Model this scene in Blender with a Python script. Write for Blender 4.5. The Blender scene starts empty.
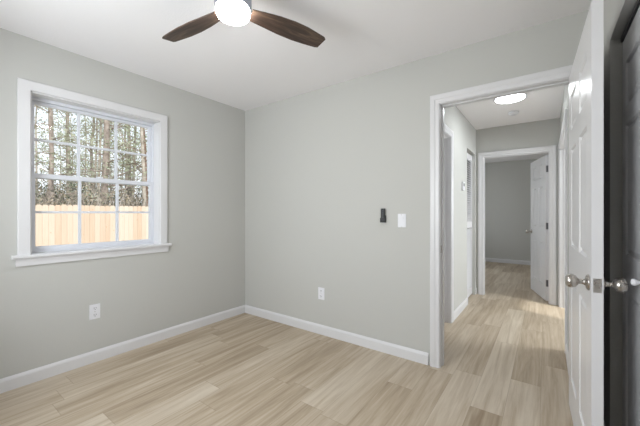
import bpy, bmesh, math, random
from mathutils import Vector, Matrix
random.seed(7)
S = bpy.context.scene
C = S.collection

# ------------------------------------------------------------------ camera
cam_d = bpy.data.cameras.new('camera'); cam = bpy.data.objects.new('camera', cam_d); C.objects.link(cam)
cam.location = (2.961, -2.497, 1.21); cam.rotation_euler = (math.radians(90), 0, math.radians(36.2))
cam_d.sensor_width = 36; cam_d.lens = 308.5/640*36; cam_d.clip_start = 0.02; cam_d.clip_end = 400
S.camera = cam
# ------------------------------------------------------------------ sky, sun, exposure
SKY = 2.0; SUN = 4.0; FAN_L = 72; HALL_L = 33; ROOM_FILL = 72; SIDE_FILL = 115; FAR_FILL = 38  # the last three are powers of the added fill lights
S.view_settings.view_transform = 'Standard'; S.view_settings.look = 'None'
S.view_settings.exposure = -0.28; S.view_settings.gamma = 1.0; S.view_settings.use_curve_mapping = False
W = bpy.data.worlds.new('sky'); S.world = W; W.use_nodes = True
wn = W.node_tree.nodes; wl = W.node_tree.links
bg = wn['Background']; bg.inputs['Strength'].default_value = SKY
tc = wn.new('ShaderNodeTexCoord'); sp = wn.new('ShaderNodeSeparateXYZ'); cr = wn.new('ShaderNodeValToRGB')
wl.new(tc.outputs['Generated'], sp.inputs[0]); wl.new(sp.outputs['Z'], cr.inputs[0]); wl.new(cr.outputs[0], bg.inputs['Color'])
cr.color_ramp.elements[0].position = 0.0; cr.color_ramp.elements[0].color = (0.95, 0.97, 1.0, 1)
cr.color_ramp.elements[1].position = 0.8; cr.color_ramp.elements[1].color = (0.62, 0.76, 1.0, 1)
sun_d = bpy.data.lights.new('sun', 'SUN'); sun = bpy.data.objects.new('sun', sun_d); C.objects.link(sun)
sun_d.energy = SUN; sun_d.angle = math.radians(2); sun_d.color = (1.0, 0.97, 0.93)
sun.rotation_euler = Vector((-0.75, 0.25, -0.62)).to_track_quat('-Z', 'Y').to_euler()

def fill_light(name, loc, size, power, rot):      # added area light outside an added, unseen window, to brighten the rooms
    d = bpy.data.lights.new(name, 'AREA'); o = bpy.data.objects.new(name, d); C.objects.link(o)
    d.shape = 'RECTANGLE'; d.size, d.size_y = size; d.energy = power; d.color = (.93, .965, 1.0); o.location = loc; o.rotation_euler = rot
fill_light('fill_light_bedroom', (1.45, -3.12, 1.45), (1.5, 1.3), ROOM_FILL, (math.radians(90), 0, 0))  # added fill for the bedroom, behind the viewer
fill_light('fill_light_side_room', (5.24, 1.9, 1.45), (1.3, 1.3), SIDE_FILL, (math.radians(90), 0, math.radians(90)))  # added fill reaching the hall through its wide opening
fill_light('fill_light_far_room', (.54, 4.5, 1.45), (1.3, 1.3), FAR_FILL, (math.radians(90), 0, math.radians(-90)))  # added fill for the room beyond the hall

# ------------------------------------------------------------------ materials
def lin(c):
    return tuple(((v/255)/12.92 if v/255 <= .04045 else ((v/255+.055)/1.055)**2.4) for v in c) + (1,)
class NT:
    def __init__(s, name):
        s.m = bpy.data.materials.new(name); s.m.use_nodes = True
        s.n = s.m.node_tree.nodes; s.l = s.m.node_tree.links; s.b = s.n['Principled BSDF']
    def new(s, t, **kw):
        n = s.n.new(t)
        for k, v in kw.items(): setattr(n, k, v)
        return n
    def put(s, sock, v):
        if hasattr(v, 'is_output') or isinstance(v, bpy.types.NodeSocket): s.l.new(v, sock)
        else: sock.default_value = v
    def math(s, op, a, b=None, c=None):
        n = s.new('ShaderNodeMath', operation=op); s.put(n.inputs[0], a)
        if b is not None: s.put(n.inputs[1], b)
        if c is not None: s.put(n.inputs[2], c)
        return n.outputs[0]
    def mix(s, f, a, b, mode='MIX'):
        n = s.new('ShaderNodeMix', data_type='RGBA', blend_type=mode)
        s.put(n.inputs[0], f); s.put(n.inputs[6], a); s.put(n.inputs[7], b); return n.outputs[2]
    def coord(s, out='Object'): return s.new('ShaderNodeTexCoord').outputs[out]
    def world(s): return s.new('ShaderNodeNewGeometry').outputs['Position']
    def mapping(s, v, scale):
        n = s.new('ShaderNodeMapping'); s.l.new(v, n.inputs[0]); n.inputs['Scale'].default_value = scale; return n.outputs[0]
    def noise(s, v, scale, detail=3, rough=.5, dist=0):
        n = s.new('ShaderNodeTexNoise'); s.l.new(v, n.inputs['Vector'])
        n.inputs['Scale'].default_value = scale; n.inputs['Detail'].default_value = detail
        n.inputs['Roughness'].default_value = rough; n.inputs['Distortion'].default_value = dist; return n.outputs['Fac']
    def ramp(s, f, stops):
        n = s.new('ShaderNodeValToRGB'); s.put(n.inputs[0], f); e = n.color_ramp.elements
        while len(e) < len(stops): e.new(0.5)
        for k, (p, c) in enumerate(stops): e[k].position = p; e[k].color = c
        return n.outputs[0]
    def bump(s, h, strength, dist):
        n = s.new('ShaderNodeBump'); s.l.new(h, n.inputs['Height'])
        n.inputs['Strength'].default_value = strength; n.inputs['Distance'].default_value = dist
        s.l.new(n.outputs[0], s.b.inputs['Normal'])
    def base(s, v): s.put(s.b.inputs['Base Color'], v)
    def set(s, **kw):
        for k, v in kw.items(): s.b.inputs[k.replace('_', ' ')].default_value = v

def paint(name, col, rough=.5, bump=0, scale=120, var=.03, spec=.5):
    t = NT(name); w = t.world()
    n = t.noise(w, 1.3, 2)
    a = lin(col); b = tuple(min(1, v*(1-var)) for v in a[:3])+(1,)
    t.base(t.mix(n, a, b)); t.set(Roughness=rough, Specular_IOR_Level=spec)
    if bump: t.bump(t.noise(w, scale, 3, .6), bump, .004)
    return t.m
def metal(name, col, rough=.3):
    t = NT(name); t.base(lin(col)); t.set(Metallic=1.0, Roughness=rough)
    n = t.noise(t.coord(), 60, 2); t.put(t.b.inputs['Roughness'], t.math('MULTIPLY_ADD', n, .12, rough-.06)); return t.m
def emit(name, col, strength):
    t = NT(name); t.base(lin((240, 240, 240))); t.b.inputs['Emission Color'].default_value = col
    t.set(Emission_Strength=strength, Roughness=.4); return t.m

M = {}
M['wall'] = paint('wall_paint_grey', (197, 196.5, 192), .75, .16, 160, .02, .3)
M['ceiling'] = paint('ceiling_paint_white', (246, 244, 245), .9, .35, 90, .01, .2)
M['trim'] = paint('trim_paint_white', (222, 221, 222), .32, 0, 1, .01)
M['door'] = paint('door_paint_white', (226, 225, 226), .28, 0, 1, .01)
M['vinyl'] = paint('window_vinyl_white', (222, 224, 230), .35, 0, 1, .01)
M['plastic'] = paint('white_plastic', (232, 232, 236), .35, 0, 1, .01)
M['slot'] = paint('dark_slot', (70, 70, 72), .5)
M['black'] = paint('black_plastic', (22, 22, 24), .35)
M['button'] = paint('grey_button', (90, 92, 96), .4)
M['nickel'] = metal('satin_nickel', (185, 180, 174), .28)
M['hinge'] = metal('hinge_steel', (120, 120, 122), .4)
M['housing'] = metal('fan_housing_nickel', (178, 182, 196), .35)
M['lens'] = emit('fan_lamp_lens', (1.0, .985, .96, 1), FAN_L)
M['hall_lens'] = emit('hall_lamp_lens', (.90, .96, 1.0, 1), HALL_L)

def floor_mat():
    t = NT('oak_vinyl_planks'); p = t.new('ShaderNodeSeparateXYZ'); t.l.new(t.world(), p.inputs[0])
    PW, PL = .178, 1.22
    rx = t.math('DIVIDE', t.math('ADD', p.outputs[0], 10.06), PW); row = t.math('FLOOR', rx); fx = t.math('FRACT', rx)
    wn1 = t.new('ShaderNodeTexWhiteNoise', noise_dimensions='1D'); t.l.new(row, wn1.inputs['W'])
    ry = t.math('ADD', t.math('DIVIDE', t.math('ADD', p.outputs[1], 20), PL), t.math('MULTIPLY', wn1.outputs[0], 7.0))
    col = t.math('FLOOR', ry); fy = t.math('FRACT', ry)
    cv = t.new('ShaderNodeCombineXYZ'); t.l.new(row, cv.inputs[0]); t.l.new(col, cv.inputs[1])
    wn2 = t.new('ShaderNodeTexWhiteNoise', noise_dimensions='2D'); t.l.new(cv.outputs[0], wn2.inputs['Vector'])
    r = wn2.outputs[0]
    # grain: stretched noise, shifted per plank
    gv = t.new('ShaderNodeCombineXYZ')
    t.l.new(t.math('ADD', t.math('MULTIPLY', p.outputs[0], 19), t.math('MULTIPLY', r, 31)), gv.inputs[0])
    t.l.new(t.math('ADD', t.math('MULTIPLY', p.outputs[1], 1.1), t.math('MULTIPLY', r, 17)), gv.inputs[1])
    g = t.noise(gv.outputs[0], 1.0, 6, .62, .5)
    gv2 = t.new('ShaderNodeCombineXYZ')
    t.l.new(t.math('ADD', t.math('MULTIPLY', p.outputs[0], 90), t.math('MULTIPLY', r, 11)), gv2.inputs[0])
    t.l.new(t.math('MULTIPLY', p.outputs[1], 3.0), gv2.inputs[1])
    g2 = t.noise(gv2.outputs[0], 1.0, 3, .6)
    f = t.math('ADD', t.math('ADD', t.math('MULTIPLY', r, .21), t.math('MULTIPLY', g, .85)), t.math('MULTIPLY', g2, .24))
    c = t.ramp(f, [(.38, lin((150, 131, 108))), (.60, lin((182, 165, 142))), (.84, lin((208, 195, 176)))])
    ex = t.math('MINIMUM', fx, t.math('SUBTRACT', 1, fx)); ey = t.math('MINIMUM', fy, t.math('SUBTRACT', 1, fy))
    sx = t.math('LESS_THAN', ex, .008); sy = t.math('LESS_THAN', ey, .0016)
    seam = t.math('MAXIMUM', sx, sy)
    t.base(t.mix(t.math('MULTIPLY', seam, .32), c, lin((120, 98, 74))))
    t.set(Roughness=.42, Specular_IOR_Level=.4)
    t.put(t.b.inputs['Roughness'], t.math('MULTIPLY_ADD', g2, .12, .40))
    t.bump(t.math('SUBTRACT', t.math('MULTIPLY', g2, .3), seam), .12, .001)
    return t.m
M['floor'] = floor_mat()

def blade_mat():
    t = NT('dark_walnut_blade'); v = t.coord()
    a = t.noise(t.mapping(v, (2.2, 22, 22)), 1.5, 5, .6, 1.2)
    b = t.noise(t.mapping(v, (5, 90, 90)), 1.0, 3, .6)
    f = t.math('ADD', t.math('MULTIPLY', a, .8), t.math('MULTIPLY', b, .25))
    t.base(t.ramp(f, [(.34, lin((36, 27, 23))), (.55, lin((74, 57, 47))), (.72, lin((112, 92, 76)))]))
    t.set(Roughness=.45); return t.m
M['blade'] = blade_mat()

def glass_mat():
    t = NT('window_glass'); out = t.n['Material Output']
    tr = t.new('ShaderNodeBsdfTransparent'); gl = t.new('ShaderNodeBsdfGlossy'); gl.inputs['Roughness'].default_value = .02
    fr = t.new('ShaderNodeFresnel'); fr.inputs['IOR'].default_value = 1.12
    mx = t.new('ShaderNodeMixShader'); t.l.new(fr.outputs[0], mx.inputs[0]); t.l.new(tr.outputs[0], mx.inputs[1]); t.l.new(gl.outputs[0], mx.inputs[2])
    tr.inputs[0].default_value = (.96, .97, .97, 1); t.l.new(mx.outputs[0], out.inputs['Surface']); return t.m
M['glass'] = glass_mat()

def fence_mat():
    t = NT('new_pine_pickets'); w = t.world(); p = t.new('ShaderNodeSeparateXYZ'); t.l.new(w, p.inputs[0])
    row = t.math('FLOOR', t.math('DIVIDE', t.math('ADD', p.outputs[1], 20), .146))
    wn_ = t.new('ShaderNodeTexWhiteNoise', noise_dimensions='1D'); t.l.new(row, wn_.inputs['W'])
    g = t.noise(t.mapping(w, (1, 30, 1.5)), 1.0, 4, .6, .6)
    f = t.math('ADD', t.math('MULTIPLY', wn_.outputs[0], .5), t.math('MULTIPLY', g, .6))
    c = t.ramp(f, [(.2, lin((206, 178, 152))), (.55, lin((218, 196, 174))), (.95, lin((226, 210, 194)))])
    vo = t.new('ShaderNodeTexVoronoi'); t.l.new(t.mapping(w, (0, 6.5, 4.2)), vo.inputs['Vector']); vo.inputs['Scale'].default_value = 1.0
    k = t.ramp(vo.outputs['Distance'], [(.06, (1, 1, 1, 1)), (.11, (0, 0, 0, 1))])
    t.base(t.mix(t.math('MULTIPLY', k, .55), c, lin((196, 136, 84)))); t.set(Roughness=.8); return t.m
M['fence'] = fence_mat()
def organic(name, c1, c2, scale=3, rough=.85, trans=0):
    t = NT(name); n = t.noise(t.world(), scale, 4, .6)
    t.base(t.ramp(n, [(.35, lin(c1)), (.65, lin(c2))])); t.set(Roughness=rough, Specular_IOR_Level=.2)
    return t.m
M['bark'] = organic('pine_bark', (140, 126, 116), (184, 170, 158), 5)
M['red_bark'] = organic('reddish_bark', (126, 100, 86), (168, 142, 124), 5)
M['pale_bark'] = organic('pale_bark', (150, 138, 124), (196, 186, 172), 5)
M['needles'] = organic('pine_needles', (150, 158, 128), (198, 202, 172), 1.2)
M['dull_needles'] = organic('dull_olive_needles', (146, 150, 126), (192, 194, 168), 1.2)
M['brush'] = organic('winter_brush', (136, 122, 104), (196, 182, 158), 1.5)
M['dark_brush'] = organic('dark_evergreen_brush', (62, 70, 56), (108, 114, 90), 1.5)
M['ground'] = organic('winter_grass_ground', (140, 126, 92), (170, 158, 118), 2)

# ------------------------------------------------------------------ mesh helpers
def obj(name, bm, mat, parent=None, smooth=False, loc=None, rz=0, bevel=0, recalc=True):
    if recalc: bmesh.ops.recalc_face_normals(bm, faces=bm.faces)
    me = bpy.data.meshes.new(name); bm.to_mesh(me); bm.free()
    me.materials.append(mat)
    for p in me.polygons: p.use_smooth = smooth
    o = bpy.data.objects.new(name, me); C.objects.link(o)
    if parent: o.parent = parent
    if loc is not None: o.location = loc
    o.rotation_euler = (0, 0, rz)
    if bevel:
        b = o.modifiers.new('bevel', 'BEVEL'); b.width = bevel; b.segments = 2; b.limit_method = 'ANGLE'
    return o
def BM(): return bmesh.new()
def box(bm, x0, x1, y0, y1, z0, z1):
    v = [bm.verts.new((x, y, z)) for x in (x0, x1) for y in (y0, y1) for z in (z0, z1)]
    for f in ((0,1,3,2), (4,6,7,5), (0,4,5,1), (2,3,7,6), (0,2,6,4), (1,5,7,3)): bm.faces.new([v[i] for i in f])
    return bm
def B(*a): return box(BM(), *a)
def lathe(bm, prof, axis='Z', n=28, org=(0, 0, 0), mul=1):
    """prof: (radius, height) list revolved round an axis through org"""
    rings = []
    for r, h in prof:
        ring = []
        for k in range(n):
            a = 2*math.pi*k/n; c, s = r*math.cos(a), r*math.sin(a); h2 = h*mul
            p = {'Z': (c, s, h2), 'Y': (c, h2, s), 'X': (h2, c, s)}[axis]
            ring.append(bm.verts.new(Vector(p)+Vector(org)))
        rings.append(ring)
    for a, b in zip(rings, rings[1:]):
        for k in range(n): bm.faces.new((a[k], a[(k+1) % n], b[(k+1) % n], b[k]))
    bm.faces.new(rings[0]); bm.faces.new(rings[-1]); return bm
def tube(bm, pts, rad, n=7):
    rings = []
    for i, p in enumerate(pts):
        p = Vector(p); d = (Vector(pts[min(i+1, len(pts)-1)])-Vector(pts[max(i-1, 0)])).normalized()
        u = d.orthogonal().normalized() if i == 0 else (u-d*u.dot(d)).normalized()
        w = d.cross(u); r = rad[i]
        rings.append([bm.verts.new(p+u*r*math.cos(2*math.pi*k/n)+w*r*math.sin(2*math.pi*k/n)) for k in range(n)])
    for a, b in zip(rings, rings[1:]):
        for k in range(n): bm.faces.new((a[k], a[(k+1) % n], b[(k+1) % n], b[k]))
    bm.faces.new(rings[0]); bm.faces.new(rings[-1])
def tag(o, label=None, cat=None, group=None, kind=None):
    if label: o['label'] = label
    if cat: o['category'] = cat
    if group: o['group'] = group
    if kind: o['kind'] = kind
    return o
def struct(o, label, cat): return tag(o, label, cat, None, 'structure')
def empty(name, loc, rz=0):
    o = bpy.data.objects.new(name, None); C.objects.link(o); o.location = loc; o.rotation_euler = (0, 0, rz); o.empty_display_size = .1; return o
def dup(o, parent=None):
    c = o.copy(); C.objects.link(c)
    if parent: c.parent = parent
    for ch in list(o.children): dup(ch, c)
    return c
def cells(lo, hi, z0, z1, holes):
    """rectangles of a wall minus its holes (a0,a1,z0,z1)"""
    a = sorted({lo, hi, *[h[0] for h in holes], *[h[1] for h in holes]}); out = []
    for p, q in zip(a, a[1:]):
        hs = sorted([h for h in holes if h[0] <= p and h[1] >= q], key=lambda h: h[2]); z = z0
        for h in hs:
            if h[2] > z: out.append((p, q, z, h[2]))
            z = h[3]
        if z < z1: out.append((p, q, z, z1))
    return out
def wall_x(name, x0, x1, lo, hi, holes, label, mat='wall'):       # wall running along Y
    bm = BM()
    for p, q, a, b in cells(lo, hi, 0, 2.455, holes): box(bm, x0, x1, p, q, a, b)
    return struct(obj(name, bm, M[mat]), label, 'wall')
def wall_y(name, y0, y1, lo, hi, holes, label, mat='wall'):
    bm = BM()
    for p, q, a, b in cells(lo, hi, 0, 2.455, holes): box(bm, p, q, y0, y1, a, b)
    return struct(obj(name, bm, M[mat]), label, 'wall')
CASE = [(0, 0), (0, .009), (.006, .012), (.030, .012), (.036, .016), (.062, .018), (.070, .016), (.070, 0)]
def casing(bm, a0, a1, h, plane, n, axis, z0=0, prof=CASE):
    """mitred casing round an opening a0..a1, height h, on a wall plane; n = +-1 outward normal along the plane's axis"""
    rows = []
    for u, v in prof:
        pts = [(a0-u, z0), (a0-u, h+u), (a1+u, h+u), (a1+u, z0)]
        rows.append([bm.verts.new((p, plane+n*v, z) if axis == 'y' else (plane+n*v, p, z)) for p, z in pts])
    for r, s in zip(rows, rows[1:]+rows[:1]):
        for k in range(3): bm.faces.new((r[k], r[k+1], s[k+1], s[k]))
    for k in (0, 3): bm.faces.new([r[k] for r in rows])
BASE = [(0, 0), (.014, 0), (.014, .072), (.011, .081), (.006, .089), (.004, .093), (0, .093)]
def baseboard(bm, p0, p1, nrm):
    p0, p1, nrm = Vector((*p0, 0)), Vector((*p1, 0)), Vector((*nrm, 0))
    r = [[bm.verts.new(p+nrm*t+Vector((0, 0, z))) for t, z in BASE] for p in (p0, p1)]; n = len(BASE)
    for k in range(n): bm.faces.new((r[0][k], r[0][(k+1) % n], r[1][(k+1) % n], r[1][k]))
    bm.faces.new(r[0]); bm.faces.new(r[1]); return bm

# ------------------------------------------------------------------ room shell
X1, Y0 = 3.214, -2.97
DL, DR, DH = 2.278, 3.134, 2.078          # bedroom doorway
WY0, WY1, WZ0, WZ1 = -1.947, -1.028, .905, 2.083   # window opening
CY0, CY1, CH = -2.285, -.445, 2.05          # closet opening
HL, HR, HE = 2.117, 3.111, 2.61            # hall sides and end
EL, ER = 2.203, 3.016                      # hall end doorway
EH = 2.046                                # height of the hall doorways
FX0, FX1, FY1 = .7, 4.2, 6.18             # far room
struct(obj('floor', B(-.14, 5.6, Y0-.12, FY1+.12, -.12, 0), M['floor']), 'light oak plank floor running from the bedroom into the hall', 'floor')
struct(obj('ceiling', B(-.14, 5.6, Y0-.12, FY1+.12, 2.455, 2.56), M['ceiling']), 'white textured ceiling over the bedroom and hall', 'ceiling')
wall_x('wall_left', -.14, 0, Y0-.12, .12, [(WY0, WY1, WZ0, WZ1)], 'pale grey bedroom wall around the window')
wall_y('wall_back', 0, .12, 0, 3.35, [(DL, DR, 0, DH)], 'pale grey bedroom wall with the doorway to the hall')
wall_x('wall_right', X1, X1+.15, Y0-.12, 0, [(CY0, CY1, 0, CH)], 'pale grey bedroom wall with the closet opening beside the open door')
wall_y('wall_front', Y0-.12, Y0, 0, X1, [(.70, 2.20, .8, 2.1)], 'grey bedroom wall behind the viewer')
bm = BM(); box(bm, 3.35, 3.95, CY0-.1, CY0, 0, 2.455); box(bm, 3.35, 3.95, CY1, CY1+.1, 0, 2.455); box(bm, 3.95, 4.05, CY0-.1, CY1+.1, 0, 2.455)
struct(obj('wall_closet', bm, M['wall']), 'grey inner walls of the bedroom closet', 'wall')
wall_x('wall_hall_left', HL-.12, HL, .12, HE, [(.26, 1.10, 0, 2.06), (1.963, 2.53, 0, 2.08)], 'pale hall wall on the left with thermostat and louvered closet')
wall_x('wall_hall_right', HR, HR+.11, .12, HE, [(.95, 2.54, 0, EH)], 'pale hall wall on the right with a wide opening')
wall_y('wall_hall_end', HE, HE+.11, FX0, 5.1, [(EL, ER, 0, EH)], 'grey wall at the end of the hall with a doorway')
wall_y('wall_far_back', FY1, FY1+.12, FX0, FX1, [], 'grey wall of the room beyond the hall')
wall_x('wall_far_left', FX0-.12, FX0, HE, FY1+.12, [(3.85, 5.15, .8, 2.1)], 'grey left wall of the room beyond the hall')
wall_x('wall_far_right', FX1, FX1+.12, HE+.11, FY1+.12, [], 'grey right wall of the room beyond the hall')
wall_y('wall_side_front', .2, .3, HR+.11, 5.2, [], 'grey near wall of the side room off the hall')
wall_x('wall_side_right', 5.1, 5.2, .3, HE+.11, [(1.25, 2.55, .8, 2.1)], 'grey right wall of the side room off the hall')
# linen closet behind the louvered door
bm = BM(); box(bm, 1.5, HL-.12, 1.86, 1.96, 0, 2.455); box(bm, 1.5, HL-.12, 2.535, HE, 0, 2.455); box(bm, 1.4, 1.5, 1.86, HE, 0, 2.455)
struct(obj('wall_linen_closet', bm, M['wall']), 'inner walls of the hall closet behind the louvered door', 'wall')

# baseboards
struct(obj('baseboard_left', baseboard(BM(), (0, Y0), (0, 0), (1, 0)), M['trim']), 'white baseboard under the window wall', 'baseboard')
struct(obj('baseboard_back', baseboard(BM(), (0, 0), (DL-.07, 0), (0, -1)), M['trim']), 'white baseboard along the wall with the light switch', 'baseboard')
struct(obj('baseboard_right', baseboard(BM(), (X1, 0), (X1, CY1), (-1, 0)), M['trim']), 'short white baseboard behind the open bedroom door', 'baseboard')
struct(obj('baseboard_front', baseboard(BM(), (0, Y0), (X1, Y0), (0, 1)), M['trim']), 'white baseboard behind the viewer', 'baseboard')
struct(obj('baseboard_hall_left', baseboard(BM(), (HL, 1.17), (HL, 1.963), (1, 0)), M['trim']), 'short white baseboard in the hall under the thermostat', 'baseboard')
struct(obj('baseboard_hall_right', baseboard(BM(), (HR, .12), (HR, .88), (-1, 0)), M['trim']), 'white baseboard on the right side of the hall', 'baseboard')
struct(obj('baseboard_hall_end', baseboard(BM(), (HL, HE), (EL-.07, HE), (0, -1)), M['trim']), 'tiny white baseboard left of the hall end doorway', 'baseboard')
struct(obj('baseboard_far', baseboard(BM(), (FX0, FY1), (FX1, FY1), (0, -1)), M['trim']), 'white baseboard in the room beyond the hall', 'baseboard')

# door frames: casing on both faces, jamb lining, stop
def frame_y(name, a0, a1, h, y0, y1, stop_y, label, faces=(1, 1)):
    bm = BM(); t = .018
    if faces[0]: casing(bm, a0+t-.004, a1-t+.004, h-t+.004, y0, -1, 'y')
    if faces[1]: casing(bm, a0+t-.004, a1-t+.004, h-t+.004, y1, 1, 'y')
    box(bm, a0, a0+t, y0, y1, 0, h-t); box(bm, a1-t, a1, y0, y1, 0, h-t); box(bm, a0, a1, y0, y1, h-t, h)
    s = .009
    box(bm, a0+t, a0+t+s, stop_y, stop_y+.035, 0, h-t-s); box(bm, a1-t-s, a1-t, stop_y, stop_y+.035, 0, h-t-s); box(bm, a0+t, a1-t, stop_y, stop_y+.035, h-t-s, h-t)
    return struct(obj(name, bm, M['trim']), label, 'door frame')
def frame_x(name, a0, a1, h, x0, x1, stop_x, label, faces=(1, 1)):
    bm = BM(); t = .018
    if faces[0]: casing(bm, a0+t-.004, a1-t+.004, h-t+.004, x0, -1, 'x')
    if faces[1]: casing(bm, a0+t-.004, a1-t+.004, h-t+.004, x1, 1, 'x')
    box(bm, x0, x1, a0, a0+t, 0, h-t); box(bm, x0, x1, a1-t, a1, 0, h-t); box(bm, x0, x1, a0, a1, h-t, h)
    s = .009
    box(bm, stop_x, stop_x+.035, a0+t, a0+t+s, 0, h-t-s); box(bm, stop_x, stop_x+.035, a1-t-s, a1-t, 0, h-t-s); box(bm, stop_x, stop_x+.035, a0+t, a1-t, h-t-s, h-t)
    return struct(obj(name, bm, M['trim']), label, 'door frame')
t1 = frame_y('trim_1', DL, DR, DH, 0, .12, .045, 'white casing and jambs of the bedroom doorway')
bm = B(DL+.018, DL+.020, .012, .040, .895, .955)
obj('strike_plate', bm, M['nickel'], t1)
frame_y('trim_2', EL, ER, EH, HE, HE+.11, HE+.03, 'white casing and jambs of the doorway at the hall end')
frame_x('trim_3', .26, 1.10, 2.06, HL-.12, HL, HL-.075, 'white casing of the doorway on the left side of the hall', (0, 1))
frame_x('trim_4', .95, 2.54, EH, HR, HR+.11, HR+.04, 'white casing of the wide opening on the right side of the hall', (1, 0))

# ------------------------------------------------------------------ six panel doors
PZ = [(.20, .80), (1.00, 1.58), (1.69, 1.90)]
def panel_slab(w, h, t, xs, zs):
    """door slab, x 0..w, y 0..t, z 0..h with raised panels pressed into both faces"""
    bm = BM(); gx = sorted({0, w, *[v for p in xs for v in p]}); gz = sorted({0, h, *[v for p in zs for v in p]})
    front = []
    for y in (0, t):
        V = [[bm.verts.new((x, y, z)) for z in gz] for x in gx]
        for i in range(len(gx)-1):
            for j in range(len(gz)-1):
                f = bm.faces.new((V[i][j], V[i+1][j], V[i+1][j+1], V[i][j+1]) if y == 0 else (V[i][j], V[i][j+1], V[i+1][j+1], V[i+1][j]))
                if (gx[i], gx[i+1]) in xs and (gz[j], gz[j+1]) in zs: front.append(f)
        if y == 0: V0 = V
    for i in range(len(gx)-1):
        bm.faces.new((V0[i][0], V[i][0], V[i+1][0], V0[i+1][0])); bm.faces.new((V0[i][-1], V0[i+1][-1], V[i+1][-1], V[i][-1]))
    for j in range(len(gz)-1):
        bm.faces.new((V0[0][j], V0[0][j+1], V[0][j+1], V[0][j])); bm.faces.new((V0[-1][j], V[-1][j], V[-1][j+1], V0[-1][j+1]))
    bmesh.ops.recalc_face_normals(bm, faces=bm.faces)
    bmesh.ops.inset_individual(bm, faces=front, thickness=.004, depth=-.001)
    bmesh.ops.inset_individual(bm, faces=front, thickness=.010, depth=-.009)
    bmesh.ops.inset_individual(bm, faces=front, thickness=.010, depth=0)
    bmesh.ops.inset_individual(bm, faces=front, thickness=.022, depth=.007)
    return bm
KNOB = [(.0, 0), (.033, 0), (.033, .004), (.028, .009), (.014, .012), (.011, .018), (.011, .032), (.016, .037), (.024, .043), (.0285, .053), (.029, .062), (.026, .071), (.019, .077), (.008, .079), (0, .079)]
def hinge(root, z, y, n):
    bm = BM(); box(bm, -.0015, .0, y[0], y[1], z-.045, z+.045); lathe(bm, [(.006, z-.046), (.006, z+.046)], 'Z', 10, (-.003, n, 0))
    return obj('hinge', bm, M['hinge'], root)
def swing_door(name, w, t, loc, rz, label, pin_y, h):
    cs = w/2; xs = [(.115, cs-.055), (cs+.055, w-.115)]
    d = struct(obj(name, panel_slab(w, h, t, xs, PZ), M['door'], None, False, loc, rz, recalc=False), label, 'door')
    for y, s in ((0, -1), (t, 1)):
        k = obj('door_knob', lathe(BM(), KNOB[1:-1], 'Y', 28, (w-.062, y, .910), s), M['nickel'], d, True); k['label'] = 'satin nickel round knob'
    bm = B(w, w+.0012, t/2-.0125, t/2+.0125, .910-.028, .910+.028)
    lp = obj('latch_plate', bm, M['nickel'], d)
    bm = BM(); box(bm, w+.0012, w+.009, t/2-.006, t/2+.006, .900, .920); obj('latch_bolt', bm, M['nickel'], lp)
    for z in (.24, 1.02, 1.80): hinge(d, z, (.002, t-.002), pin_y)
    return d
swing_door('door_1', .86, .036, (3.078, -.004, .012), math.radians(-88.0), 'white six panel door standing open in front of the closet', .040, 2.045)
swing_door('door_2', .75, .035, (ER-.022, HE+.118, .012), math.radians(105.0), 'white six panel door open into the room beyond the hall', -.003, 1.99)
# closed door in the left hall doorway
d5 = struct(obj('door_3', panel_slab(.80, 2.03, .035, [(.115, .345), (.455, .685)], PZ), M['door'], None, False, (HL-.083, .280, .008), math.radians(90), recalc=False), 'closed white panel door inside the left hall doorway', 'door')
# bifold closet doors: each leaf three panels
lw = (CY1-CY0-.02)/4
for k in range(4):
    xs = [(.062, lw-.062)]
    nm = 'door_%d' % (4+k)
    d = obj(nm, panel_slab(lw-.004, 2.005, .03, xs, [(.17, .84), (1.0, 1.60), (1.68, 1.89)]), M['door'], None, False, (3.257, CY1-.01-k*lw, .015), math.radians(-90), recalc=False)
    struct(d, ['white folding closet door leaf seen behind the open bedroom door', 'second folding closet door leaf along the right wall', 'third folding closet door leaf along the right wall', 'fourth folding closet door leaf along the right wall'][k], 'closet door')
    if k in (0, 3):
        x = lw-.075 if k == 0 else .07
        kn = obj('closet_knob', lathe(BM(), [(.009, 0), (.006, .010), (.010, .016), (.014, .022), (.012, .030), (.005, .033)], 'Y', 20, (x, 0, .930), -1), M['plastic'], d, True); kn['label'] = 'small round white knob'
bm = BM(); box(bm, 3.251, 3.290, CY0, CY1, CH-.020, CH); struct(obj('trim_5', bm, M['hinge']), 'metal track above the folding closet doors', 'door track')

# louvered bifold in the hall closet
lv = BM(); w = .56
box(lv, 0, .045, 0, .028, 0, 2.03); box(lv, w-.035, w, 0, .028, 0, 2.03)
for z0, z1 in ((0, .12), (.98, 1.06), (1.95, 2.03)): box(lv, .045, w-.035, 0, .028, z0, z1)
d = struct(obj('door_8', lv, M['door'], None, False, (HL-.036, 1.967, .02), math.radians(90)), 'white louvered closet door in the hall left wall', 'closet door')
sl = BM()
for a, b in ((.045, w-.035),):
    z = .13
    while z < 1.93:
        if not .965 < z < 1.06:
            v = [sl.verts.new(p) for p in ((a, .002, z), (b, .002, z), (b, .026, z+.022), (a, .026, z+.022), (a, .002, z+.006), (b, .002, z+.006), (b, .026, z+.028), (a, .026, z+.028))]
            for f in ((0,1,2,3), (4,7,6,5), (0,4,5,1), (1,5,6,2), (2,6,7,3), (3,7,4,0)): sl.faces.new([v[i] for i in f])
        z += .031
obj('louver_slats', sl, M['door'], d)

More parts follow.
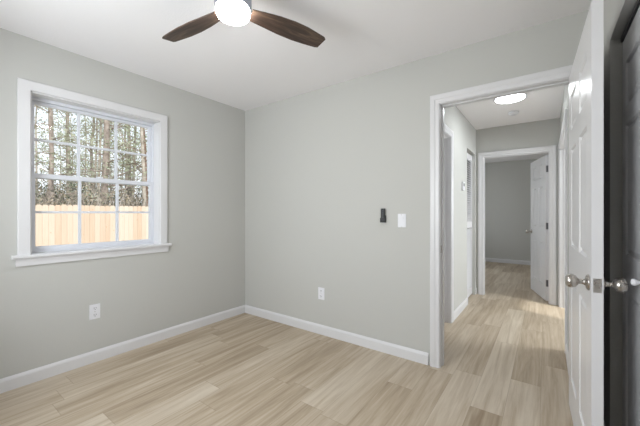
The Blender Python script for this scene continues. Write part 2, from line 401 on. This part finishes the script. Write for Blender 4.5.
# ------------------------------------------------------------------ window
wr = struct(empty('window_1', (0, (WY0+WY1)/2, WZ0)), 'white double hung window with a grid of panes in the left wall', 'window')
def wpart(name, bm, m, parent=None, sm=False):
    for v in bm.verts: v.co -= Vector(wr.location)
    return obj(name, bm, M[m], parent or wr, sm)
bm = BM(); casing(bm, WY0+.004, WY1-.004, WZ1-.004, 0, 1, 'x', WZ0+.012, [(0, 0), (0, .016), (.004, .019), (.063, .019), (.068, .016), (.068, 0)])
wpart('window_casing', bm, 'trim')
bm = BM(); t = .012
box(bm, -.14, 0, WY0, WY0+t, WZ0+.012, WZ1-t); box(bm, -.14, 0, WY1-t, WY1, WZ0+.012, WZ1-t); box(bm, -.14, 0, WY0+t, WY1-t, WZ1-t, WZ1)
wpart('window_jamb', bm, 'trim')
bm = BM(); box(bm, -.14, .0, WY0, WY1, WZ0-.01, WZ0+.012); box(bm, 0, .045, WY0-.095, WY1+.095, WZ0-.012, WZ0+.012)
bmesh.ops.bevel(bm, geom=[e for e in bm.edges if all(v.co.x > .04 for v in e.verts)], offset=.006, segments=3, affect='EDGES')
wpart('window_sill', bm, 'trim')
bm = BM(); box(bm, 0, .016, WY0-.074, WY1+.074, WZ0-.066, WZ0-.012); box(bm, .016, .022, WY0-.074, WY1+.074, WZ0-.034, WZ0-.012)
wpart('window_apron', bm, 'trim')
ya, yb = WY0+t, WY1-t; za, zb = WZ0+.012, WZ1-t; zm = 1.490
xf = -.095
bm = BM(); f = .012
box(bm, -.152, xf, ya, ya+f, za, zb); box(bm, -.152, xf, yb-f, yb, za, zb); box(bm, -.152, xf, ya+f, yb-f, zb-.022, zb); box(bm, -.152, xf, ya+f, yb-f, za, za+.012)
wpart('window_frame', bm, 'vinyl')
def sash(name, x0, x1, z0, z1, rb, rt):
    y0, y1 = ya+f+.001, yb-f-.001; s = .025
    bm = BM(); box(bm, x0, x1, y0, y0+s, z0, z1); box(bm, x0, x1, y1-s, y1, z0, z1); box(bm, x0, x1, y0+s, y1-s, z0, z0+rb); box(bm, x0, x1, y0+s, y1-s, z1-rt, z1)
    so = wpart(name, bm, 'vinyl')
    g = BM(); xm = (x0+x1)/2; gy0, gy1, gz0, gz1 = y0+s, y1-s, z0+rb, z1-rt
    box(g, xm-.003, xm+.003, gy0, gy1, gz0, gz1); wpart('pane', g, 'glass', so)
    m = BM(); mw = .009
    for k in (1, 2): yy = gy0+(gy1-gy0)*k/3; box(m, xm+.003, xm+.011, yy-mw, yy+mw, gz0, gz1); box(m, xm-.011, xm-.003, yy-mw, yy+mw, gz0, gz1)
    zz = (gz0+gz1)/2; box(m, xm+.003, xm+.010, gy0, gy1, zz-mw, zz+mw); box(m, xm-.010, xm-.003, gy0, gy1, zz-mw, zz+mw)
    wpart('muntin_grid', m, 'vinyl', so)
    return so
sash('upper_sash', -.149, -.124, zm-.022, zb-.023, .034, .024)
ls = sash('lower_sash', -.122, -.098, za+.013, zm+.016, .030, .034)
bm = B(-.108, -.092, (ya+yb)/2-.022, (ya+yb)/2+.022, zm+.016, zm+.026); wpart('sash_lock', bm, 'vinyl', ls)

def added_window(name, c, w, h, rz, label):
    r = struct(empty(name, c, rz), label, 'window'); bm = BM(); e = .05
    box(bm, -w/2, -w/2+e, -.05, .05, -h/2, h/2); box(bm, w/2-e, w/2, -.05, .05, -h/2, h/2); box(bm, -w/2+e, w/2-e, -.05, .05, h/2-e, h/2); box(bm, -w/2+e, w/2-e, -.05, .05, -h/2, -h/2+e); box(bm, -w/2+e, w/2-e, -.03, .03, -.02, .02)
    obj('window_frame', bm, M['vinyl'], r); obj('pane', B(-w/2+e, w/2-e, -.003, .003, -h/2+e, -.02), M['glass'], r); obj('pane', B(-w/2+e, w/2-e, -.003, .003, .02, h/2-e), M['glass'], r)
added_window('added_window_2', (1.45, Y0-.06, 1.45), 1.5, 1.3, 0, 'added unseen window in the bedroom wall behind the viewer')  # added out of view, lets the bedroom fill light in
added_window('added_window_3', (5.15, 1.9, 1.45), 1.3, 1.3, math.radians(90), 'added unseen window of the side room off the hall')  # added out of view; its fill light brightens the hall
added_window('added_window_4', (FX0-.06, 4.5, 1.45), 1.3, 1.3, math.radians(90), 'added unseen window of the room beyond the hall')  # added out of view for the far room's fill light

# ------------------------------------------------------------------ ceiling fan with lamp
FX, FY = 1.652, -1.472
fan = tag(empty('ceiling_fan', (FX, FY, 2.44)), 'three blade ceiling fan with dark wood blades and a lit round lamp', 'ceiling fan')
obj('mounting_canopy', lathe(BM(), [(.075, .015), (.078, .008), (.076, -.045), (.06, -.058), (.03, -.062)], 'Z', 40), M['housing'], fan, True)
obj('motor_housing', lathe(BM(), [(.03, -.058), (.084, -.066), (.092, -.075), (.094, -.095), (.094, -.165), (.090, -.172)], 'Z', 48), M['housing'], fan, True)
lens = obj('lamp_lens', lathe(BM(), [(.084, -.172), (.087, -.180), (.086, -.198), (.080, -.210), (.064, -.218), (.038, -.223), (.01, -.225)], 'Z', 48), M['lens'], fan, True)
lens['label'] = 'glowing round white lens'
def blade_mesh():
    out = [(.095, -.036), (.16, -.048), (.25, -.062), (.34, -.068), (.43, -.064), (.50, -.053), (.556, -.044), (.570, -.034), (.562, .044), (.540, .051), (.46, .058), (.38, .062), (.28, .058), (.18, .047), (.095, .038)]
    bm = BM(); th = .004
    a = [bm.verts.new((x, y, th)) for x, y in out]; b = [bm.verts.new((x, y, -th)) for x, y in out]; n = len(out)
    bm.faces.new(a); bm.faces.new(b[::-1])
    for k in range(n): bm.faces.new((a[k], a[(k+1) % n], b[(k+1) % n], b[k]))
    bmesh.ops.rotate(bm, verts=bm.verts, cent=(0, 0, 0), matrix=Matrix.Rotation(math.radians(-13), 3, 'X'))
    bmesh.ops.recalc_face_normals(bm, faces=bm.faces); return bm
b0 = obj('blade', blade_mesh(), M['blade'], fan, False, (0, 0, -.166), 0, .0015); b0['label'] = 'dark walnut fan blade'
b0.rotation_euler.z = math.radians(71.5)
for a in (184.5, 308):
    b = b0.copy(); C.objects.link(b); b.parent = fan; b.rotation_euler.z = math.radians(a)

# ------------------------------------------------------------------ hall fittings
def disc_light(loc, r, lens, label):
    o = tag(empty('ceiling_light', loc), label, 'ceiling light')
    obj('trim_ring', lathe(BM(), [(r+.014, 0), (r+.014, -.012), (r+.004, -.020), (r, -.020)], 'Z', 40), M['plastic'], o, True)
    obj('diffuser', lathe(BM(), [(r, -.016), (r*.98, -.026), (r*.8, -.032), (r*.4, -.035), (.01, -.036)], 'Z', 40), M[lens], o, True)
    return o
disc_light((2.652, 1.366, 2.455), .137, 'hall_lens', 'round flush ceiling light glowing in the hall')
sd = tag(obj('smoke_detector', lathe(BM(), [(.055, 0), (.057, -.006), (.055, -.022), (.047, -.032), (.02, -.036)], 'Z', 32), M['plastic'], None, True, (2.64, 1.98, 2.455)), 'small round white smoke detector on the hall ceiling behind the light', 'smoke detector')
obj('vent_ring', lathe(BM(), [(.034, -.034), (.036, -.037), (.030, -.039), (.028, -.036)], 'Z', 24), M['plastic'], sd, True)
th = tag(obj('thermostat', B(0, .024, -.042, .042, -.055, .055), M['plastic'], None, False, (HL, 1.661, 1.545), 0, .004), 'small white thermostat on the left hall wall before the louvered door', 'thermostat')
obj('thermostat_screen', B(.024, .0255, -.024, .024, .0, .034), M['button'], th)
obj('thermostat_button', B(.024, .0265, -.012, .012, -.036, -.022), M['plastic'], th)

# ------------------------------------------------------------------ outlets, switch, remote (built facing -Y on the back wall)
def outlet(loc, rz, label):
    o = tag(obj('wall_outlet', B(-.038, .038, -.006, 0, -.060, .060), M['plastic'], None, False, loc, rz, .003), label, 'outlet', None)
    for z in (.027, -.027):
        r = lathe(BM(), [(.0172, -.0062), (.0168, -.0090), (.001, -.0092)], 'Y', 20, (0, 0, z))
        for v in r.verts: v.co.z = max(min(v.co.z, z+.0135), z-.0135)
        s = obj('socket', r, M['plastic'], o)
        bm = BM(); box(bm, -.0085, -.0055, -.0098, -.009, z-.001, z+.009); box(bm, .0055, .0085, -.0098, -.009, z-.001, z+.008); lathe(bm, [(.003, -.0098), (.003, -.009)], 'Y', 10, (0, 0, z-.008))
        obj('slots', bm, M['slot'], s)
    obj('cover_screw', lathe(BM(), [(.0035, -.006), (.0032, -.0072), (.0005, -.0074)], 'Y', 10), M['nickel'], o)
    return o
def back_pt(px, py):      # a point of the wall y=0
    t = (px-320)/308.5; d = Vector((-.5906+t*.807, .807+t*.5906)); D = 2.497/d.y; return (2.961+d.x*D, 0, 1.21-(py-213)/308.5*D)
def left_pt(px, py):
    t = (px-320)/308.5; d = Vector((-.5906+t*.807, .807+t*.5906)); D = -2.961/d.x; return (0, -2.497+d.y*D, 1.21-(py-213)/308.5*D)
outlet(back_pt(321.5, 293.5), 0, 'white duplex outlet low on the wall below the black remote')
outlet(left_pt(94.7, 311.5), math.radians(90), 'white duplex outlet on the window wall beneath the window')
sw = tag(obj('light_switch', B(-.036, .036, -.006, 0, -.0575, .0575), M['plastic'], None, False, back_pt(402.0, 220.6), 0, .003), 'white rocker light switch on the wall beside the doorway', 'light switch')
bm = BM()
for s, y in ((1, -.0105), (-1, -.0075)):
    v = [bm.verts.new(p) for p in ((-.0165, -.0065, 0), (.0165, -.0065, 0), (.0165, y, s*.033), (-.0165, y, s*.033), (-.0165, -.005, 0), (.0165, -.005, 0), (.0165, -.005, s*.033), (-.0165, -.005, s*.033))]
    for f_ in ((0,1,2,3), (4,7,6,5), (0,4,5,1), (1,5,6,2), (2,6,7,3), (3,7,4,0)): bm.faces.new([v[i] for i in f_])
obj('rocker', bm, M['plastic'], sw)
for z in (.049, -.049): obj('cover_screw', lathe(BM(), [(.003, -.006), (.0028, -.007), (.0005, -.0072)], 'Y', 10, (0, 0, z)), M['nickel'], sw)
sw_frame = BM(); box(sw_frame, -.0195, -.0168, -.0075, -.006, -.035, .035); box(sw_frame, .0168, .0195, -.0075, -.006, -.035, .035); box(sw_frame, -.0195, .0195, -.0075, -.006, .0335, .0358); box(sw_frame, -.0195, .0195, -.0075, -.006, -.0358, -.0335)
obj('rocker_surround', sw_frame, M['plastic'], sw)
rp = back_pt(383.9, 215.4)
cr_ = tag(obj('remote_holder', B(-.022, .022, -.010, 0, -.060, .0), M['black'], None, False, rp, 0, .003), 'black wall cradle holding the fan remote left of the light switch', 'remote holder')
bm = BM(); box(bm, -.023, -.020, -.029, -.010, -.055, -.022); box(bm, .020, .023, -.029, -.010, -.055, -.022); box(bm, -.023, .023, -.029, -.010, -.061, -.055)
obj('cradle_lip', bm, M['black'], cr_)
rm = tag(obj('remote_control', B(-.0195, .0195, -.026, -.0105, -.054, .060), M['black'], None, False, rp, 0, .004), 'slim black fan remote resting in its wall cradle', 'remote control')
for z in (.040, .022, .004, -.014):
    obj('button', lathe(BM(), [(.0058, -.026), (.0055, -.028), (.001, -.0282)], 'Y', 14, (0, 0, z)), M['button'], rm, True)

# ------------------------------------------------------------------ outdoors
GZ = -.35
struct(obj('ground', B(-60, -.14, -40, 60, GZ-.2, GZ), M['ground']), 'winter lawn behind the house', 'ground')
FXX = -9.0; TOP = 1.46
fen = tag(empty('wooden_fence', (FXX, 2, GZ)), 'new pine privacy fence with pointed pickets behind the house', 'fence')
pitch = .146
for k in range(6):
    y0 = -20+pitch*int(round((-3.5+k*16*pitch+20)/pitch)); bm = BM()
    for j in range(16):
        a = y0+j*pitch-2+.002; b = a+pitch-.005; h = TOP-GZ+random.uniform(-.012, .012); c = .03
        prof = [(a, .03), (b, .03), (b, h-c), (b-c, h), (a+c, h), (a, h-c)]
        f0 = [bm.verts.new((.0, y, z)) for y, z in prof]; f1 = [bm.verts.new((-.018, y, z)) for y, z in prof]
        bm.faces.new(f0); bm.faces.new(f1[::-1])
        for i in range(6): bm.faces.new((f0[i], f1[i], f1[(i+1) % 6], f0[(i+1) % 6]))
    obj('picket_panel', bm, M['fence'], fen)
    bm = BM(); a = y0-2
    for z in (.25, .9, 1.55): box(bm, -.056, -.018, a, a+16*pitch, z-.045, z+.045)
    obj('rail', bm, M['fence'], fen)
    obj('post', B(-.145, -.056, a-.045, a+.045, 0, 1.75), M['fence'], fen)

def leaf(bm, p, s, w):
    d = Vector((random.gauss(0, 1), random.gauss(0, 1), random.gauss(0, .7))).normalized(); u = d.orthogonal().normalized()
    u = (u*math.cos(k_ := random.uniform(0, 6.28))+d.cross(u)*math.sin(k_))*w/2
    p = Vector(p); bm.faces.new([bm.verts.new(q) for q in (p-u*.3, p+d*s*.5-u, p+d*s, p+d*s*.5+u)])
def make_tree(name, h, r0, lean, bark, leafmat, n_br, lo, spread, n_leaf, ls=.26, lw=.05, puff=.5):
    root = empty(name, (0, 0, 0)); bm = BM(); pts = []; n = 9; wob = Vector((0, 0, 0))
    for i in range(n):
        f_ = i/(n-1); wob += Vector((random.gauss(0, .10), random.gauss(0, .10), 0)); pts.append(Vector((lean[0]*f_*f_*h, lean[1]*f_*f_*h, f_*h))+wob*f_)
    tube(bm, pts, [r0*(1-.75*i/(n-1))*(1.35 if i == 0 else 1) for i in range(n)], 9)
    obj('trunk', bm, bark, root, True)
    br = BM(); fo = BM()
    for k in range(n_br):
        f_ = lo+(1-lo)*((k+random.random())/n_br); i = min(int(f_*(n-1)), n-2); p = pts[i].lerp(pts[i+1], f_*(n-1)-i)
        a = random.uniform(0, 6.28); L = spread*(1.15-.75*(f_-lo)/(1-lo))*random.uniform(.6, 1.15)
        q = [p]; d = Vector((math.cos(a), math.sin(a), random.uniform(-.1, .45)))
        for j in range(4): d = (d+Vector((random.gauss(0, .25), random.gauss(0, .25), random.gauss(.04, .2)))).normalized(); q.append(q[-1]+d*L/4)
        rb = r0*.28*(1.1-f_*.6); tube(br, q, [rb*(1-.8*j/4) for j in range(5)], 5)
        for s_ in range(3):      # side twigs
            j = random.choice((1, 2, 3)); e = [q[j]]; dd = (q[j+1]-q[j]).normalized()+Vector((random.gauss(0, .7), random.gauss(0, .7), random.gauss(.1, .4))); dd.normalize()
            for _ in range(3): dd = (dd+Vector((random.gauss(0, .25), random.gauss(0, .25), random.gauss(0, .25)))).normalized(); e.append(e[-1]+dd*L*.14)
            tube(br, e, [rb*.4, rb*.3, rb*.22, rb*.12], 4); q.append(e[-1]); q.append(e[2])
        if n_leaf:
            for _ in range(n_leaf):
                c = random.choice(q[2:]); g = puff*L*.3
                for _ in range(5): leaf(fo, c+Vector((random.gauss(0, g), random.gauss(0, g), random.gauss(0, g*.6))), ls*random.uniform(.6, 1.2), lw*random.uniform(.7, 1.3))
    tag(obj('branches', br, bark, root, True), kind='stuff')
    if n_leaf: tag(obj('foliage', fo, leafmat, root, recalc=False), kind='stuff')
    else: fo.free()
    return root
def make_bush(name, h, r, mat, n, bark):
    root = empty(name, (0, 0, 0)); st = BM(); fo = BM()
    for k in range(22):
        a = random.uniform(0, 6.28); R = r*math.sqrt(random.random()); q = [Vector((R*.4*math.cos(a), R*.4*math.sin(a), 0))]; d = Vector((.35*math.cos(a), .35*math.sin(a), 1))
        hh = h*random.uniform(.6, 1.1)
        for j in range(5): d = (d+Vector((random.gauss(0, .22), random.gauss(0, .22), random.gauss(0, .1)))).normalized(); q.append(q[-1]+d*hh/5)
        tube(st, q, [.03*(1-.8*j/5) for j in range(6)], 4)
        for _ in range(n):
            c = random.choice(q[1:]); leaf(fo, c+Vector((random.gauss(0, .22), random.gauss(0, .22), random.gauss(0, .18))), random.uniform(.08, .18), random.uniform(.03, .06))
    tag(obj('stems', st, bark, root, True), kind='stuff'); tag(obj('foliage', fo, mat, root, recalc=False), kind='stuff'); return root
def along(px, x):      # ground point at depth x in the sight line of a window pixel, to stand trees where the photo shows them
    t = (px-320)/308.5; dx, dy = -.5906+t*.807, .807+t*.5906; D = (x-2.961)/dx; return (x, -2.497+dy*D, GZ)
protos = {
 'tall': make_tree('pine_tree', 15, .20, (.01, .01), M['bark'], M['needles'], 30, .16, 2.8, 38, .17, .05, .8),
 'low': make_tree('pine_tree', 11, .12, (-.01, .02), M['bark'], M['dull_needles'], 30, .14, 2.2, 32, .16, .05, .8),
 'bare': make_tree('bare_tree', 11, .075, (.02, -.01), M['pale_bark'], None, 34, .25, 1.8, 0),
 'lean': make_tree('leaning_tree', 10, .13, (.0, -.045), M['red_bark'], M['dull_needles'], 26, .2, 2.0, 22, .16, .05, .7),
}
used = set()
def plant(kind, px, x, rz, label, cat, group, sc=1):
    o = protos[kind] if kind not in used else dup(protos[kind]); used.add(kind)
    o.location = along(px, x); o.rotation_euler.z = rz; o.scale = (sc, sc, sc); tag(o, label, cat, group); return o
plant('tall', 104, -15.5, .4, 'thickest pine trunk rising behind the fence in the middle pane column', 'tree', 'pines beyond the fence', .95)
plant('lean', 146, -14, 0, 'reddish leaning tree behind the fence at the right edge of the window', 'tree', 'pines beyond the fence')
plant('low', 50, -14.5, 1.2, 'olive needled pine behind the fence at the left edge of the window', 'tree', 'pines beyond the fence')
for px, x, rz, sc in ((70, -26, 2.2, 1.0), (130, -22, 4.0, .9)):
    plant('tall', px, x, rz, 'tall green pine deeper in the woods beyond the fence', 'tree', 'deep woods pines', sc)
for px, x, rz, sc in ((92, -19, 2.8, 1.0), (126, -21, .3, 1.0)):
    plant('low', px, x, rz, 'shorter olive pine deeper in the woods beyond the fence', 'tree', 'deep woods olive pines', sc)
for k in range(12):
    plant('bare', 28+k*10.5+random.uniform(-4, 4), random.uniform(-30, -12), random.uniform(0, 6), 'slender bare pale trunk in the woods beyond the fence', 'tree', 'bare saplings beyond the fence', random.uniform(.8, 1.3))
bushes = [make_bush('undergrowth_bush', 3.0, 1.2, M['brush'], 22, M['pale_bark']), make_bush('undergrowth_bush', 2.7, 1.0, M['dark_brush'], 50, M['bark'])]
first = [True, True]
for k in range(40):
    i = 1 if k % 3 == 0 else 0; o = bushes[i] if first[i] else dup(bushes[i]); first[i] = False
    o.location = along(24+(k % 20)*6.9+random.uniform(-3, 3), (-13.6 if k < 20 else -20)+random.uniform(-2.0, 1.8)); o.rotation_euler.z = random.uniform(0, 6)
    s_ = random.uniform(.8, 1.1)*(1 if k < 20 else 1.35); o.scale = (s_, s_, s_)
    tag(o, ['brown winter bush in the undergrowth behind the fence', 'dark evergreen bush in the undergrowth behind the fence'][i], 'bush', ['brown undergrowth', 'dark undergrowth'][i])
